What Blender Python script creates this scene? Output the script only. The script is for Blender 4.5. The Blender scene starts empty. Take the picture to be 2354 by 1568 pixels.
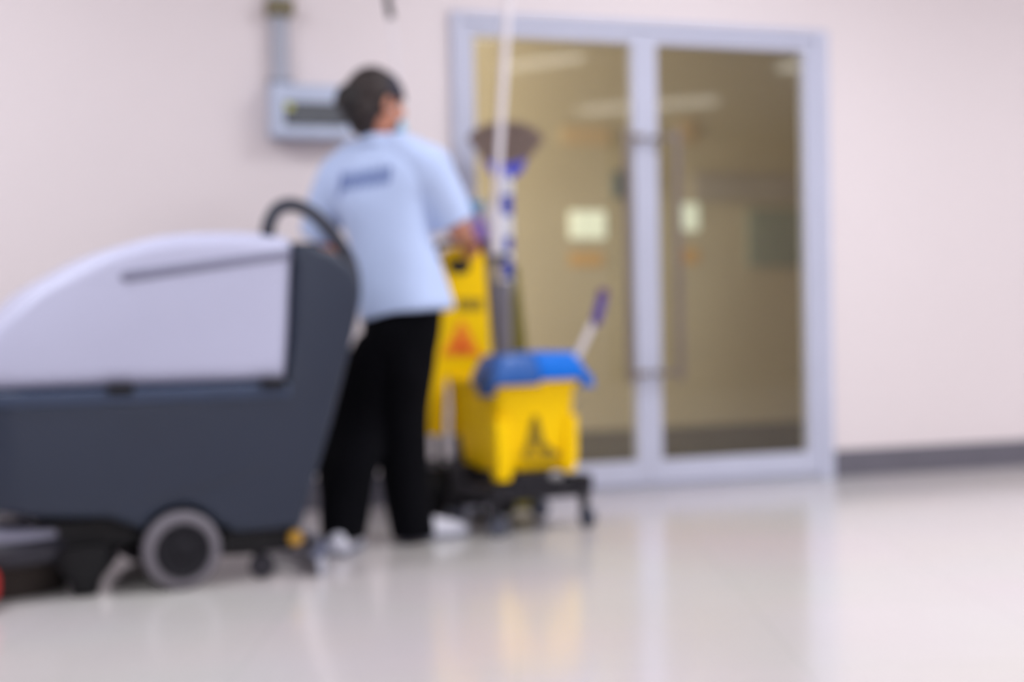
import bpy, bmesh, math, random
import numpy as np
from mathutils import Vector, Matrix, noise
from mathutils.bvhtree import BVHTree
random.seed(4)
sc = bpy.context.scene
C = sc.collection
PI = math.pi

# ------------------------------------------------------------------ camera
PITCH, ROLL, FPX, CAMH = -0.0173, 0.0186, 3270.0, 0.75
_f = Vector((0, math.cos(PITCH), math.sin(PITCH)))
_r0 = Vector((1, 0, 0)); _u0 = _r0.cross(_f)
_a = _r0*math.cos(ROLL) - _u0*math.sin(ROLL)
_b = _r0*math.sin(ROLL) + _u0*math.cos(ROLL)
CAM = Vector((0, 0, CAMH))
cd = bpy.data.cameras.new('camera'); cam = bpy.data.objects.new('camera', cd); C.objects.link(cam)
cd.sensor_width = 36; cd.lens = FPX/2354*36
m = Matrix((_a, _b, -_f)).transposed().to_4x4(); m.translation = CAM
cam.matrix_world = m
sc.camera = cam
cd.dof.use_dof = True
cd.dof.focus_distance = 1.5
cd.dof.aperture_fstop = 2.05
cd.clip_end = 100

# ------------------------------------------------------------------ world, exposure
sc.view_settings.view_transform = 'Standard'; sc.view_settings.look = 'None'
sc.view_settings.gamma = 1; sc.view_settings.use_curve_mapping = False
sc.view_settings.exposure = -0.32
w = bpy.data.worlds.new('world'); sc.world = w; w.use_nodes = True
w.node_tree.nodes['Background'].inputs[0].default_value = (.9, .93, 1, 1)
w.node_tree.nodes['Background'].inputs[1].default_value = 0.5

def area(name, loc, rot, sx, sy, power, col=(1, 1, 1)):
    l = bpy.data.lights.new(name, 'AREA'); l.shape = 'RECTANGLE'; l.size = sx; l.size_y = sy
    l.energy = power; l.color = col
    o = bpy.data.objects.new(name, l); C.objects.link(o); o.location = loc; o.rotation_euler = rot
    return o

# wall frame: u along the back wall, v away from the camera behind it
WP = Vector((-.1398, 5.838, 0)); WA = .3335
WU = Vector((math.cos(WA), math.sin(WA), 0)); WN = Vector((math.sin(WA), -math.cos(WA), 0))
WV = -WN
def W(u, v, z): return WP + WU*u + WV*v + Vector((0, 0, z))
CEIL = 2.8
# room lighting: rows of ceiling fittings (their housings are built further down)
LIGHTS = [(-2.6, -1.7, 44), (0.9, -1.7, 46), (4.4, -1.7, 34), (-2.6, -3.7, 30), (0.9, -3.7, 48), (4.6, -3.7, 42), (-2.6, -5.7, 26), (6.6, -5.4, 52), (-2.6, -7.7, 34), (0.6, -7.7, 70)]
for i, (u, v, pw) in enumerate(LIGHTS):
    p = W(u, v, CEIL-.075)
    area('ceiling_lamp', p, (0, 0, WA), 1.15, .55, pw, (.93, .95, 1.0))
area('inner_side_fill', W(-1.75, .6, 1.25), (0, -PI/2, WA), 1.5, .7, 102, (1.0, .94, .80))  # added fill from the unseen left end, brightens the left pane
area('inner_top_fill', W(-.3, .6, 2.42), (0, 0, WA),   .8, .5, 10, (1.0, .93, .78))  # added fill at the unseen inner ceiling, no fitting built

# ------------------------------------------------------------------ pixel helpers (2354 x 1568 frame -> points of the place)
def ray(x, y): return _f + _a*((x-1177)/FPX) + _b*((784-y)/FPX)
def at(x, y, Y): d = ray(x, y); return CAM + d*(Y/d.y)
def onplane(x, y, P, n): d = ray(x, y); return CAM + d*((P-CAM).dot(n)/d.dot(n))

# ------------------------------------------------------------------ materials
def lin(c):
    out = []
    for v in c:
        v /= 255
        out.append(v/12.92 if v <= .04045 else ((v+.055)/1.055)**2.4)
    return (*out, 1)
MATS = {}
def mat(name, rgb, rough=.5, metal=0, var=.06, scale=6, bump=0, bscale=80, coat=0, spec=.5, emit=None, estr=0, trans=0, sub=0):
    if name in MATS: return MATS[name]
    M = bpy.data.materials.new(name); M.use_nodes = True; nt = M.node_tree; N = nt.nodes; L = nt.links
    b = N['Principled BSDF']; col = lin(rgb)
    tc = N.new('ShaderNodeTexCoord'); nz = N.new('ShaderNodeTexNoise'); nz.inputs['Scale'].default_value = scale
    nz.inputs['Detail'].default_value = 3
    L.new(tc.outputs['Object'], nz.inputs['Vector'])
    rp = N.new('ShaderNodeValToRGB')
    rp.color_ramp.elements[0].position = .3; rp.color_ramp.elements[1].position = .7
    rp.color_ramp.elements[0].color = (*[c*(1-var) for c in col[:3]], 1)
    rp.color_ramp.elements[1].color = (*[min(1, c*(1+var)) for c in col[:3]], 1)
    L.new(nz.outputs['Fac'], rp.inputs['Fac']); L.new(rp.outputs['Color'], b.inputs['Base Color'])
    b.inputs['Roughness'].default_value = rough; b.inputs['Metallic'].default_value = metal
    b.inputs['Specular IOR Level'].default_value = spec
    b.inputs['Coat Weight'].default_value = coat
    b.inputs['Transmission Weight'].default_value = trans
    b.inputs['Subsurface Weight'].default_value = sub
    if sub: b.inputs['Subsurface Radius'].default_value = (.01, .004, .002)
    if emit: b.inputs['Emission Color'].default_value = lin(emit); b.inputs['Emission Strength'].default_value = estr
    if bump:
        n2 = N.new('ShaderNodeTexNoise'); n2.inputs['Scale'].default_value = bscale
        L.new(tc.outputs['Object'], n2.inputs['Vector'])
        bp = N.new('ShaderNodeBump'); bp.inputs['Strength'].default_value = bump; bp.inputs['Distance'].default_value = .01
        L.new(n2.outputs['Fac'], bp.inputs['Height']); L.new(bp.outputs['Normal'], b.inputs['Normal'])
    MATS[name] = M
    return M

wall_m = mat('wall_paint', (232, 222, 223), .55, var=.015, scale=.8, bump=.05, bscale=60)
inner_m = mat('inner_wall_paint', (196, 187, 164), .6, var=.02, scale=1)
ceil_m = mat('ceiling_paint', (236, 234, 236), .7, var=.01)
base_m = mat('baseboard_vinyl', (104, 102, 112), .4, var=.05)
alu_m = mat('door_aluminium', (196, 199, 218), .45, .0, var=.02)
alu2_m = mat('threshold_aluminium', (172, 174, 190), .4, .1, var=.03)
steel_m = mat('brushed_steel', (140, 130, 122), .35, .7, var=.05)
cable_m = mat('black_rubber', (26, 25, 30), .55)
boxw_m = mat('panel_casing', (190, 200, 222), .4)
boxd_m = mat('panel_window', (48, 54, 64), .2, spec=.6)
pipe_m = mat('conduit_grey', (172, 175, 188), .4)
olive_m = mat('olive_cap', (120, 112, 84), .5)

def floor_material():
    M = bpy.data.materials.new('polished_floor'); M.use_nodes = True; nt = M.node_tree; N = nt.nodes; L = nt.links
    b = N['Principled BSDF']; tc = N.new('ShaderNodeTexCoord')
    br = N.new('ShaderNodeTexBrick'); br.offset = 0; br.inputs['Scale'].default_value = 1
    br.inputs['Brick Width'].default_value = .6; br.inputs['Row Height'].default_value = .6
    br.inputs['Mortar Size'].default_value = .002
    br.inputs['Color1'].default_value = lin((208, 202, 200)); br.inputs['Color2'].default_value = lin((210, 203, 203))
    br.inputs['Mortar'].default_value = lin((196, 193, 190))
    L.new(tc.outputs['Object'], br.inputs['Vector'])
    nz = N.new('ShaderNodeTexNoise'); nz.inputs['Scale'].default_value = 1.2
    L.new(tc.outputs['Object'], nz.inputs['Vector'])
    mx = N.new('ShaderNodeMix'); mx.data_type = 'RGBA'; mx.blend_type = 'MULTIPLY'; mx.inputs[0].default_value = .12
    L.new(br.outputs['Color'], mx.inputs[6]); L.new(nz.outputs['Color'], mx.inputs[7])
    L.new(mx.outputs[2], b.inputs['Base Color'])
    b.inputs['Roughness'].default_value = .16; b.inputs['IOR'].default_value = 1.6
    n2 = N.new('ShaderNodeTexNoise'); n2.inputs['Scale'].default_value = 5; L.new(tc.outputs['Object'], n2.inputs['Vector'])
    bp = N.new('ShaderNodeBump'); bp.inputs['Strength'].default_value = .06; bp.inputs['Distance'].default_value = .01
    L.new(n2.outputs['Fac'], bp.inputs['Height']); L.new(bp.outputs['Normal'], b.inputs['Normal'])
    return M
floor_m = floor_material()

def glass_material():
    M = bpy.data.materials.new('door_glass'); M.use_nodes = True; nt = M.node_tree; N = nt.nodes; L = nt.links
    N.clear(); o = N.new('ShaderNodeOutputMaterial'); t = N.new('ShaderNodeBsdfTransparent'); g = N.new('ShaderNodeBsdfGlossy')
    t.inputs[0].default_value = (.86, .86, .82, 1); g.inputs['Roughness'].default_value = .04
    fr = N.new('ShaderNodeFresnel'); fr.inputs[0].default_value = 1.6
    mx = N.new('ShaderNodeMixShader'); L.new(fr.outputs[0], mx.inputs[0]); L.new(t.outputs[0], mx.inputs[1]); L.new(g.outputs[0], mx.inputs[2])
    L.new(mx.outputs[0], o.inputs[0]); return M
glass_m = glass_material()

# ------------------------------------------------------------------ mesh helpers
def obj(name, bm, mt, parent=None, world=False, smooth=True, ang=40, bevel=0):
    """link a bmesh as one object; world=True: the bmesh is in world space, brought into the parent's space"""
    if parent is not None and world:
        bm.transform(parent['_m'].inverted() if False else ROOTM[parent.name].inverted())
    bmesh.ops.recalc_face_normals(bm, faces=bm.faces[:])
    me = bpy.data.meshes.new(name); bm.to_mesh(me); bm.free()
    for x in (mt if isinstance(mt, (list, tuple)) else [mt]): me.materials.append(x)
    o = bpy.data.objects.new(name, me); C.objects.link(o)
    if parent is not None:
        o.parent = parent
        ROOTM[o.name] = ROOTM[parent.name]
    else: ROOTM[o.name] = Matrix.Identity(4)
    if smooth:
        for p in me.polygons: p.use_smooth = True
        me.set_sharp_from_angle(angle=math.radians(ang))
    if bevel:
        b = o.modifiers.new('bevel', 'BEVEL'); b.width = bevel; b.segments = 2; b.limit_method = 'ANGLE'
    return o
ROOTM = {}
def thing(name, label, cat, loc, rz=0, group=None, kind=None):
    o = bpy.data.objects.new(name, None); C.objects.link(o); o.empty_display_size = .1
    o.location = loc; o.rotation_euler = (0, 0, rz)
    if label: o['label'] = label
    if cat: o['category'] = cat
    if group: o['group'] = group
    if kind: o['kind'] = kind
    ROOTM[o.name] = Matrix.Translation(Vector(loc)) @ Matrix.Rotation(rz, 4, 'Z')
    return o
def tag(o, label, cat, group=None):
    o['label'] = label; o['category'] = cat
    if group: o['group'] = group
    return o
def struct(o): o['kind'] = 'structure'; return o

def box(bm, lo, hi, M=None):
    vs = [bm.verts.new(Vector((x, y, z))) for x in (lo[0], hi[0]) for y in (lo[1], hi[1]) for z in (lo[2], hi[2])]
    for f in ((0, 1, 3, 2), (4, 6, 7, 5), (0, 4, 5, 1), (2, 3, 7, 6), (0, 2, 6, 4), (1, 5, 7, 3)):
        bm.faces.new([vs[i] for i in f])
    if M is not None: bmesh.ops.transform(bm, matrix=M, verts=vs)
    return vs
def catmull(pts, n=6):
    P = [Vector(p) for p in pts]; out = []
    for i in range(len(P)-1):
        p0 = P[max(i-1, 0)]; p1 = P[i]; p2 = P[i+1]; p3 = P[min(i+2, len(P)-1)]
        for k in range(n):
            t = k/n
            out.append(.5*((2*p1)+(p2-p0)*t+(2*p0-5*p1+4*p2-p3)*t*t+(3*p1-p0-3*p2+p3)*t**3))
    out.append(P[-1]); return out
def rings_to_mesh(bm, rings, cap=True, closed=True):
    V = [[bm.verts.new(p) for p in r] for r in rings]; fs = []
    n = len(rings[0])
    for i in range(len(V)-1):
        for j in range(n if closed else n-1):
            fs.append(bm.faces.new((V[i][j], V[i][(j+1) % n], V[i+1][(j+1) % n], V[i+1][j])))
    if cap: bm.faces.new(V[0][::-1]); bm.faces.new(V[-1])
    return V, fs
def tube(bm, pts, r, n=12, smooth=0, cap=True):
    P = catmull(pts, smooth) if smooth else [Vector(p) for p in pts]
    if isinstance(r, (int, float)): R = [r]*len(P)
    else:
        k = (len(P)-1)/(len(r)-1); R = []
        for i in range(len(P)):
            t = i/k; j = min(int(t), len(r)-2); R.append(r[j]+(r[j+1]-r[j])*(t-j))
    t0 = (P[1]-P[0]).normalized(); nrm = t0.orthogonal().normalized(); rings = []
    for i, p in enumerate(P):
        t = ((P[min(i+1, len(P)-1)]-P[max(i-1, 0)])).normalized()
        nrm = (nrm - t*nrm.dot(t)).normalized(); bn = t.cross(nrm)
        rings.append([p+(nrm*math.cos(2*PI*k/n)+bn*math.sin(2*PI*k/n))*R[i] for k in range(n)])
    return rings_to_mesh(bm, rings, cap)
def ball(bm, c, r, M=None, u=16, v=10):
    """ellipsoid; r scalar or triple"""
    if isinstance(r, (int, float)): r = (r, r, r)
    T = Matrix.Translation(Vector(c)) @ (M.to_4x4() if M is not None else Matrix.Identity(4)) @ Matrix.Diagonal((*r, 1))
    bmesh.ops.create_uvsphere(bm, u_segments=u, v_segments=v, radius=1, matrix=T)
def limb(bm, pts, rad, smooth=5, n=14):
    tube(bm, pts, rad, n, smooth)
    ball(bm, pts[0], rad[0]*.99); ball(bm, pts[-1], rad[-1]*.99)
def ell(c, rx, ry, yaw=0, n=24, tilt=0, e=2.0):
    out = []
    for k in range(n):
        t = 2*PI*k/n; cx, sx = math.cos(t), math.sin(t)
        x = rx*math.copysign(abs(cx)**(2/e), cx); y = ry*math.copysign(abs(sx)**(2/e), sx)
        p = Vector((x, y, x*tilt)); p.rotate(Matrix.Rotation(yaw, 3, 'Z')); out.append(Vector(c)+p)
    return out
def lerp_rings(keys, n=4, **kw):
    """keys: (cx,cy,cz,rx,ry,yaw)"""
    K = [Vector(k[:3]) for k in keys]; A = catmull([Vector(k[3:6]) for k in keys], n); P = catmull(K, n)
    return [ell(p, a.x, a.y, a.z, **kw) for p, a in zip(P, A)]
def lathe(bm, prof, c, axis=Vector((0, 0, 1)), n=28):
    axis = axis.normalized(); e1 = axis.orthogonal().normalized(); e2 = axis.cross(e1)
    rings = [[Vector(c)+axis*h+(e1*math.cos(2*PI*k/n)+e2*math.sin(2*PI*k/n))*max(r, .0004) for k in range(n)] for r, h in prof]
    return rings_to_mesh(bm, rings)
def inset_poly(P, d):
    n = len(P); out = []
    A = sum(P[i][0]*P[(i+1) % n][1]-P[(i+1) % n][0]*P[i][1] for i in range(n)); s = 1 if A > 0 else -1
    for i in range(n):
        a, b, c = Vector(P[i-1]), Vector(P[i]), Vector(P[(i+1) % n])
        e1 = (b-a).normalized(); e2 = (c-b).normalized()
        n1 = Vector((-e1.y, e1.x))*s; n2 = Vector((-e2.y, e2.x))*s
        m_ = (n1+n2); m_ = m_.normalized() if m_.length > 1e-6 else n1
        k = min(1/max(m_.dot(n1), .5), 1.6)
        out.append(b+m_*d*k)
    return out
def rprism(bm, prof, y0, y1, r, seg=5, conv=False, front=None):
    """profile in x,z pushed along y, with rounded ends"""
    rings = []
    if conv:
        cx_ = (min(p[0] for p in prof)+max(p[0] for p in prof))/2; cz_ = (min(p[1] for p in prof)+max(p[1] for p in prof))/2
        hx = (max(p[0] for p in prof)-min(p[0] for p in prof))/2; hz = (max(p[1] for p in prof)-min(p[1] for p in prof))/2
        inset_f = lambda P, d: [Vector((cx_+(p[0]-cx_)*(1-d/hx), cz_+(p[1]-cz_)*(1-d/hz))) for p in P]
    else: inset_f = inset_poly
    for k in range(seg+1):
        t = k/seg*PI/2; q = inset_f(prof, r*(1-math.sin(t)))
        rings.append([Vector((p[0], y0+r*(1-math.cos(t)), p[1])) for p in q])
    for k in range(seg, -1, -1):
        t = k/seg*PI/2; q = inset_f(prof, r*(1-math.sin(t)))
        rings.append([Vector((p[0], y1-r*(1-math.cos(t)), p[1])) for p in q])
    rings_to_mesh(bm, rings)
    if front:
        x0, x1, dd = front      # nose of the machine: rounded in plan between x0 (tip) and x1
        for k in range(7):
            bmesh.ops.bisect_plane(bm, geom=bm.verts[:]+bm.edges[:]+bm.faces[:], plane_co=(x1+(x0-x1)*k/7, 0, 0), plane_no=(1, 0, 0))
        ym = (y0+y1)/2
        for v in bm.verts:
            if v.co.x < x1:
                t = min((x1-v.co.x)/(x1-x0), 1); sft = dd*(1-math.sqrt(max(0, 1-t*t*.98)))
                kk = (ym-v.co.y)/(ym-y0); v.co.y += sft*kk
def smoothpoly(P, n=4):
    """closed catmull of 2d points; points given as (x,z,1) stay sharp"""
    out = []; m_ = len(P)
    for i in range(m_):
        p1 = P[i]; p2 = P[(i+1) % m_]; p0 = P[i-1]; p3 = P[(i+2) % m_]
        if len(p1) > 2: p0 = p1
        if len(p2) > 2: p3 = p2
        a, b, c, d = [Vector(q[:2]) for q in (p0, p1, p2, p3)]
        for k in range(n):
            t = k/n
            out.append(.5*((2*b)+(c-a)*t+(2*a-5*b+4*c-d)*t*t+(3*b-a-3*c+d)*t**3))
    return out
def bake_remesh(bm, voxel, smooth=6, disp=0, dscale=.1):
    me = bpy.data.meshes.new('t'); bmesh.ops.recalc_face_normals(bm, faces=bm.faces[:]); bm.to_mesh(me); bm.free()
    o = bpy.data.objects.new('t', me); C.objects.link(o)
    r = o.modifiers.new('r', 'REMESH'); r.mode = 'VOXEL'; r.voxel_size = voxel
    s = o.modifiers.new('s', 'SMOOTH'); s.factor = .5; s.iterations = smooth
    dg = bpy.context.evaluated_depsgraph_get(); m2 = bpy.data.meshes.new_from_object(o.evaluated_get(dg))
    bpy.data.objects.remove(o); bpy.data.meshes.remove(me)
    b2 = bmesh.new(); b2.from_mesh(m2); bpy.data.meshes.remove(m2)
    if disp:
        b2.normal_update()
        for v in b2.verts:
            q = v.co/dscale; v.co += v.normal*disp*noise.noise(Vector((q.x, q.y, q.z*.6)))
    return b2
def wbox(bm, u0, u1, v0, v1, z0, z1):
    T = Matrix.Translation(WP) @ Matrix.Rotation(WA, 4, 'Z')
    return box(bm, (u0, v0, z0), (u1, v1, z1), T)

# ------------------------------------------------------------------ the room
U0, U1, V0 = -5.5, 7.5, -9.5
def make(name, mt, *boxes, bevel=0, parent=None):
    bm = bmesh.new()
    for b in boxes: wbox(bm, *b)
    return obj(name, bm, mt, parent, world=parent is not None, smooth=False, bevel=bevel)
struct(make('floor', floor_m, (U0-.2, U1+.2, V0-.2, 3.0, -.1, 0)))
struct(make('ceiling', ceil_m, (U0-.2, U1+.2, V0-.2, .2, CEIL, CEIL+.1)))
DL, DR, DT = -.095, 1.655, 1.995
struct(make('wall_back', wall_m, (U0, DL, 0, .16, 0, CEIL), (DR, U1, 0, .16, 0, CEIL), (DL, DR, 0, .16, DT, CEIL)))
struct(make('wall_left', wall_m, (U0-.15, U0, V0, .16, 0, CEIL)))
struct(make('wall_right', wall_m, (U1, U1+.15, V0, .16, 0, CEIL)))
struct(make('wall_front', wall_m, (U0-.15, U1+.15, V0-.15, V0, 0, CEIL)))
struct(make('baseboard_right', base_m, (DR+.004, U1, -.014, 0, 0, .122), bevel=.004))
struct(make('baseboard_left', base_m, (U0, DL-.004, -.014, 0, 0, .122), bevel=.004))
# the room behind the glass doors
IV = 1.08
struct(make('wall_inner_back', inner_m, (-2.6, 4.6, IV, IV+.1, 0, 2.5)))
struct(make('wall_inner_left', inner_m, (-2.7, -2.6, .16, IV+.1, 0, 2.5)))
struct(make('wall_inner_right', inner_m, (4.6, 4.7, .16, IV+.1, 0, 2.5)))
struct(make('ceiling_inner', inner_m, (-2.7, 4.7, .16, IV+.1, 2.5, 2.6)))
struct(make('baseboard_inner', mat('inner_baseboard', (106, 102, 94), .5), (-2.6, 4.6, IV-.02, IV, 0, .165)))

# ------------------------------------------------------------------ double glass door
struct(make('trim_1', alu_m, (DL, -.045, -.03, .09, 0, DT), (1.592, DR, -.03, .09, 0, DT), (-.045, 1.592, -.03, .09, 1.955, DT), bevel=.004))
struct(make('trim_2', alu2_m, (-.045, 1.592, -.02, .09, 0, .022)))
def leaf(name, a, b, ga, gb, hu, sgn):
    root = thing(name, None, None, W(a if sgn > 0 else b, 0, .0), WA, kind='structure')
    z0, z1, g0, g1 = .026, 1.95, .122, 1.902
    bm = bmesh.new()
    wbox(bm, a, ga, -.02, .03, z0, z1); wbox(bm, gb, b, -.02, .03, z0, z1)
    wbox(bm, ga, gb, -.02, .03, z0, g0); wbox(bm, ga, gb, -.02, .03, g1, z1)
    fr = obj('door_frame', bm, alu_m, root, world=True, smooth=False, bevel=.003)
    bm = bmesh.new(); wbox(bm, ga-.005, gb+.005, .002, .008, g0-.005, g1+.005)
    obj('glass_pane', bm, glass_m, root, world=True, smooth=False)
    bm = bmesh.new()
    su = gb+.026 if sgn > 0 else ga-.026
    for z in (1.495, .498):
        tube(bm, [W(su, -.018, z), W(su, -.075, z), W(hu, -.075, z)], .012, 12)
    tube(bm, [W(hu, -.075, 1.53), W(hu, -.075, .463)], .016, 16)
    obj('door_handle', bm, steel_m, root, world=True)
    return root
leaf('door_1', -.043, .757, .0, .703, .647, 1)
leaf('door_2', .760, 1.59, .816, 1.533, .880, -1)

# fittings on the inner wall; white-green and tan panels stand in for glass reflections
PI_P = W(0, IV, 0)
def notice(name, x0, y0, x1, y1, mt, label, cat, th=.006, group=None):
    a = onplane(x0, y0, PI_P, WN)-WP; b = onplane(x1, y1, PI_P, WN)-WP
    ua, ub = a.dot(WU), b.dot(WU); za, zb = a.z, b.z
    o = make(name, mt, (min(ua, ub), max(ua, ub), IV-th, IV-.0005, min(za, zb), max(za, zb)), bevel=.001)
    return tag(o, label, cat, group)
reflect_m = mat('white_green_glow', (246, 250, 232), .6, var=.08, scale=9, emit=(226, 250, 236), estr=.55)  # made-up glow in place of a reflection in the glass
notice('reflection_glow', 1308, 485, 1392, 548, reflect_m, 'glowing white-green stand-in for a reflection in the left glass pane', 'sign')
notice('reflection_glow', 1560, 468, 1606, 530, reflect_m, 'narrow glowing white-green stand-in for a reflection in the right glass pane beside the handle', 'sign')
tan_m = mat('tan_reflection', (214, 176, 118), .6)  # tan patches, also reflections built as panels
notice('reflection_card', 1308, 580, 1385, 612, tan_m, 'pale tan stand-in for a reflection, on inner wall below the left white-green glow', 'reflection_panel')
notice('reflection_card', 1562, 572, 1605, 606, tan_m, 'pale tan stand-in for a reflection, on inner wall below the narrow right glow', 'reflection_panel')
notice('notice_board', 1716, 480, 1850, 612, mat('teal_board', (150, 158, 146), .5), 'grey-green board behind right pane near right door jamb', 'board', .015)
notice('wall_rail', 1590, 398, 1840, 462, mat('grey_rail', (178, 172, 164), .5), 'wide grey band on inner wall above the grey-green board', 'rail', .02)
notice('wall_sign', 1290, 290, 1400, 335, mat('beige_sign', (206, 184, 150), .5), 'beige strip on the inner wall high behind the left pane', 'sign', .01)
notice('wall_sign', 1560, 275, 1600, 330, MATS['beige_sign'], 'short beige strip on the inner wall high behind the right pane', 'sign', .01)
notice('switch_box', 1408, 395, 1446, 455, mat('bluegrey_box', (92, 104, 112), .5), 'dark blue-grey box on inner wall beside the middle door stile', 'box', .04)

# ceiling fittings
em = mat('lamp_diffuser', (250, 250, 255), .5, emit=(240, 244, 255), estr=1.6)
hous = mat('lamp_housing', (225, 226, 230), .5)
for i, (u, v, pw) in enumerate(LIGHTS):
    root = thing('ceiling_light', 'white rectangular ceiling light above the corridor, outside the photo', 'ceiling light', W(u, v, CEIL), WA, group='rectangular ceiling lights')
    bm = bmesh.new(); box(bm, (-.6, -.3, -.05), (.6, .3, -.001)); obj('housing', bm, hous, root, smooth=False)
    bm = bmesh.new(); box(bm, (-.575, -.275, -.062), (.575, .275, -.05)); obj('diffuser', bm, em, root, smooth=False)
# bare tube fittings whose reflections show as streaks in the door glass
emt = mat('tube_glow', (255, 255, 255), .5, emit=(255, 250, 240), estr=6)
def mirror_pt(x, y, z):
    d = ray(x, y); v = CAM + d*((z-CAMH)/d.z); return v - 2*((v-WP).dot(WN))*WN
for (p, q) in (((1150, 160), (1340, 135)), ((1330, 258), (1650, 235)), ((1790, 160), (1900, 152))):
    A, B = mirror_pt(*p, CEIL-.09), mirror_pt(*q, CEIL-.09)
    if (B-A).length > 1.6: B = A+(B-A).normalized()*1.6
    mid = (A+B)/2; ang = math.atan2((B-A).y, (B-A).x); L_ = (B-A).length/2
    root = thing('tube_light', 'bare fluorescent tube light whose reflection streaks the door glass', 'tube light', (mid.x, mid.y, CEIL), ang, group='bare fluorescent tube lights')
    bm = bmesh.new(); box(bm, (-L_-.03, -.03, -.06), (L_+.03, .03, -.001)); obj('housing', bm, hous, root, smooth=False)
    bm = bmesh.new(); tube(bm, [(-L_, 0, -.078), (L_, 0, -.078)], .018, 12); obj('lamp_tube', bm, emt, root)

# ------------------------------------------------------------------ wall panel, conduit
root = thing('control_panel', 'pale blue-grey control box with dark window mounted on wall beside the head', 'control box', W(-.68, 0, 1.455), WA)
T = Matrix.Identity(4)
bm = bmesh.new()
box(bm, (-.165, -.115, .0), (.155, -.001, .205)); obj('casing', bm, boxw_m, root, smooth=False, bevel=.012)
bm = bmesh.new(); box(bm, (-.118, -.121, .045), (.12, -.112, .135)); win = obj('display_window', bm, boxd_m, root, smooth=False, bevel=.002)
bm = bmesh.new(); box(bm, (-.115, -.124, .103), (-.085, -.119, .128)); obj('indicator', bm, mat('indicator_yellow', (176, 178, 60), .4, emit=(170, 175, 40), estr=.15), root, smooth=False)
root = thing('conduit_pipe', 'grey vertical conduit rising from the wall control box to olive cap', 'conduit', W(-.795, 0, 1.67), WA)
bm = bmesh.new(); box(bm, (-.032, -.05, .003), (.032, -.001, .27)); obj('duct', bm, pipe_m, root, smooth=False, bevel=.006)
bm = bmesh.new(); box(bm, (-.045, -.06, -.008), (.045, -.001, .018)); obj('collar', bm, mat('collar_grey', (140, 146, 162), .4), root, smooth=False, bevel=.004)
bm = bmesh.new(); box(bm, (-.05, -.075, .262), (.052, -.001, .325)); obj('junction_cap', bm, olive_m, root, smooth=False, bevel=.008)
bm = bmesh.new(); box(bm, (-.032, -.05, .325), (.032, -.001, 1.12)); obj('duct', bm, pipe_m, root, smooth=False, bevel=.006)

# ------------------------------------------------------------------ floor scrubber machine
MA = math.radians(26)
scr = thing('floor_scrubber', 'grey-blue floor scrubber machine with lavender tank lid, cut off at left edge', 'floor scrubber', (-.939, 3.986, 0), MA)
blue_m = mat('slate_plastic', (34, 44, 63), .42, var=.05, scale=3)
lav_m = mat('lavender_plastic', (188, 190, 215), .5, var=.02, scale=2)
navy_m = mat('dark_navy_plastic', (32, 31, 42), .45)
black_m = mat('black_plastic', (13, 13, 17), .5, spec=.3)
tyre_m = mat('grey_tyre', (112, 108, 116), .6)
Wd = .52
arch = [(.118*math.cos(t), .115+.118*math.sin(t)) for t in [math.radians(a) for a in range(150, 20, -13)]]
body = smoothpoly([(-.33, .225), (-.15, .205, 1)], 1) 
body = [(-.50, .255), (-.38, .23), (-.30, .222), (-.19, .214)] + arch + [(.16, .144), (.352, .144), (.405, .30), (.459, .462), (.505, .62), (.543, .76), (.556, .84), (.535, .90), (.475, .95), (.40, .974), (.356, .976), (.350, .9), (.338, .7), (.322, .562), (-.555, .562), (-.56, .45), (-.54, .32)]
bm = bmesh.new(); rprism(bm, body, 0, Wd, .022, front=(-.562, -.415, .20)); obj('tank_body', bm, blue_m, scr, ang=40)
# ledge under the lid, its highlight put into a paler blue
bm = bmesh.new()
led = [(-.557, .528), (.325, .528), (.328, .566), (.316, .572), (-.552, .572), (-.562, .565)]
rprism(bm, led, -.006, Wd+.006, .010, 3, front=(-.562, -.415, .20)); obj('rim_band', bm, mat('rim_highlight_blue', (48, 62, 88), .4), scr)
lid = smoothpoly([(.324, .574, 1), (.336, .70), (.347, .88), (.352, .965), (.335, .995), (.27, 1.004), (.146, 1.007), (-.026, .995), (-.181, .95), (-.297, .89), (-.39, .832), (-.47, .752), (-.525, .675), (-.555, .61), (-.557, .574, 1)], 3)
bm = bmesh.new(); rprism(bm, lid, .004, Wd-.004, .055, 8, conv=True, front=(-.562, -.395, .20)); obj('tank_lid', bm, lav_m, scr, ang=60)
# groove in the lid
bm = bmesh.new()
g = [(-.150, .870), (-.135, .864), (.335, .930), (.337, .956), (-.138, .894), (-.150, .886)]
rprism(bm, g, -.001, .02, .004, 2); obj('lid_groove', bm, mat('groove_grey', (124, 125, 148), .45), scr)
for s in (-.16, .272):
    bm = bmesh.new(); box(bm, (s-.035, -.02, .556), (s+.035, .004, .583)); obj('latch', bm, black_m, scr, smooth=False, bevel=.005)
# lower crease of the body side
bm = bmesh.new(); tube(bm, [(-.10, .001, .262), (.02, .0005, .275), (.14, .0005, .30), (.26, .001, .335)], [.002, .004, .004, .002], 8, 5)
obj('body_crease', bm, mat('crease_slate', (32, 38, 54), .5), scr)
# handle tube
bm = bmesh.new(); tube(bm, [(.282, .05, 1.005), (.29, .05, 1.04), (.312, .05, 1.075), (.353, .05, 1.09), (.405, .05, 1.075), (.455, .05, 1.035), (.50, .05, .98), (.535, .05, .915), (.545, .05, .85), (.535, .05, .78), (.49, .05, .72)], .021, 16, 6)
obj('handle', bm, mat('handle_rubber', (48, 51, 64), .5), scr)
bm = bmesh.new(); ball(bm, (.282, .05, 1.003), (.023, .023, .012)); obj('handle_end_cap', bm, black_m, scr)
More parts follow.
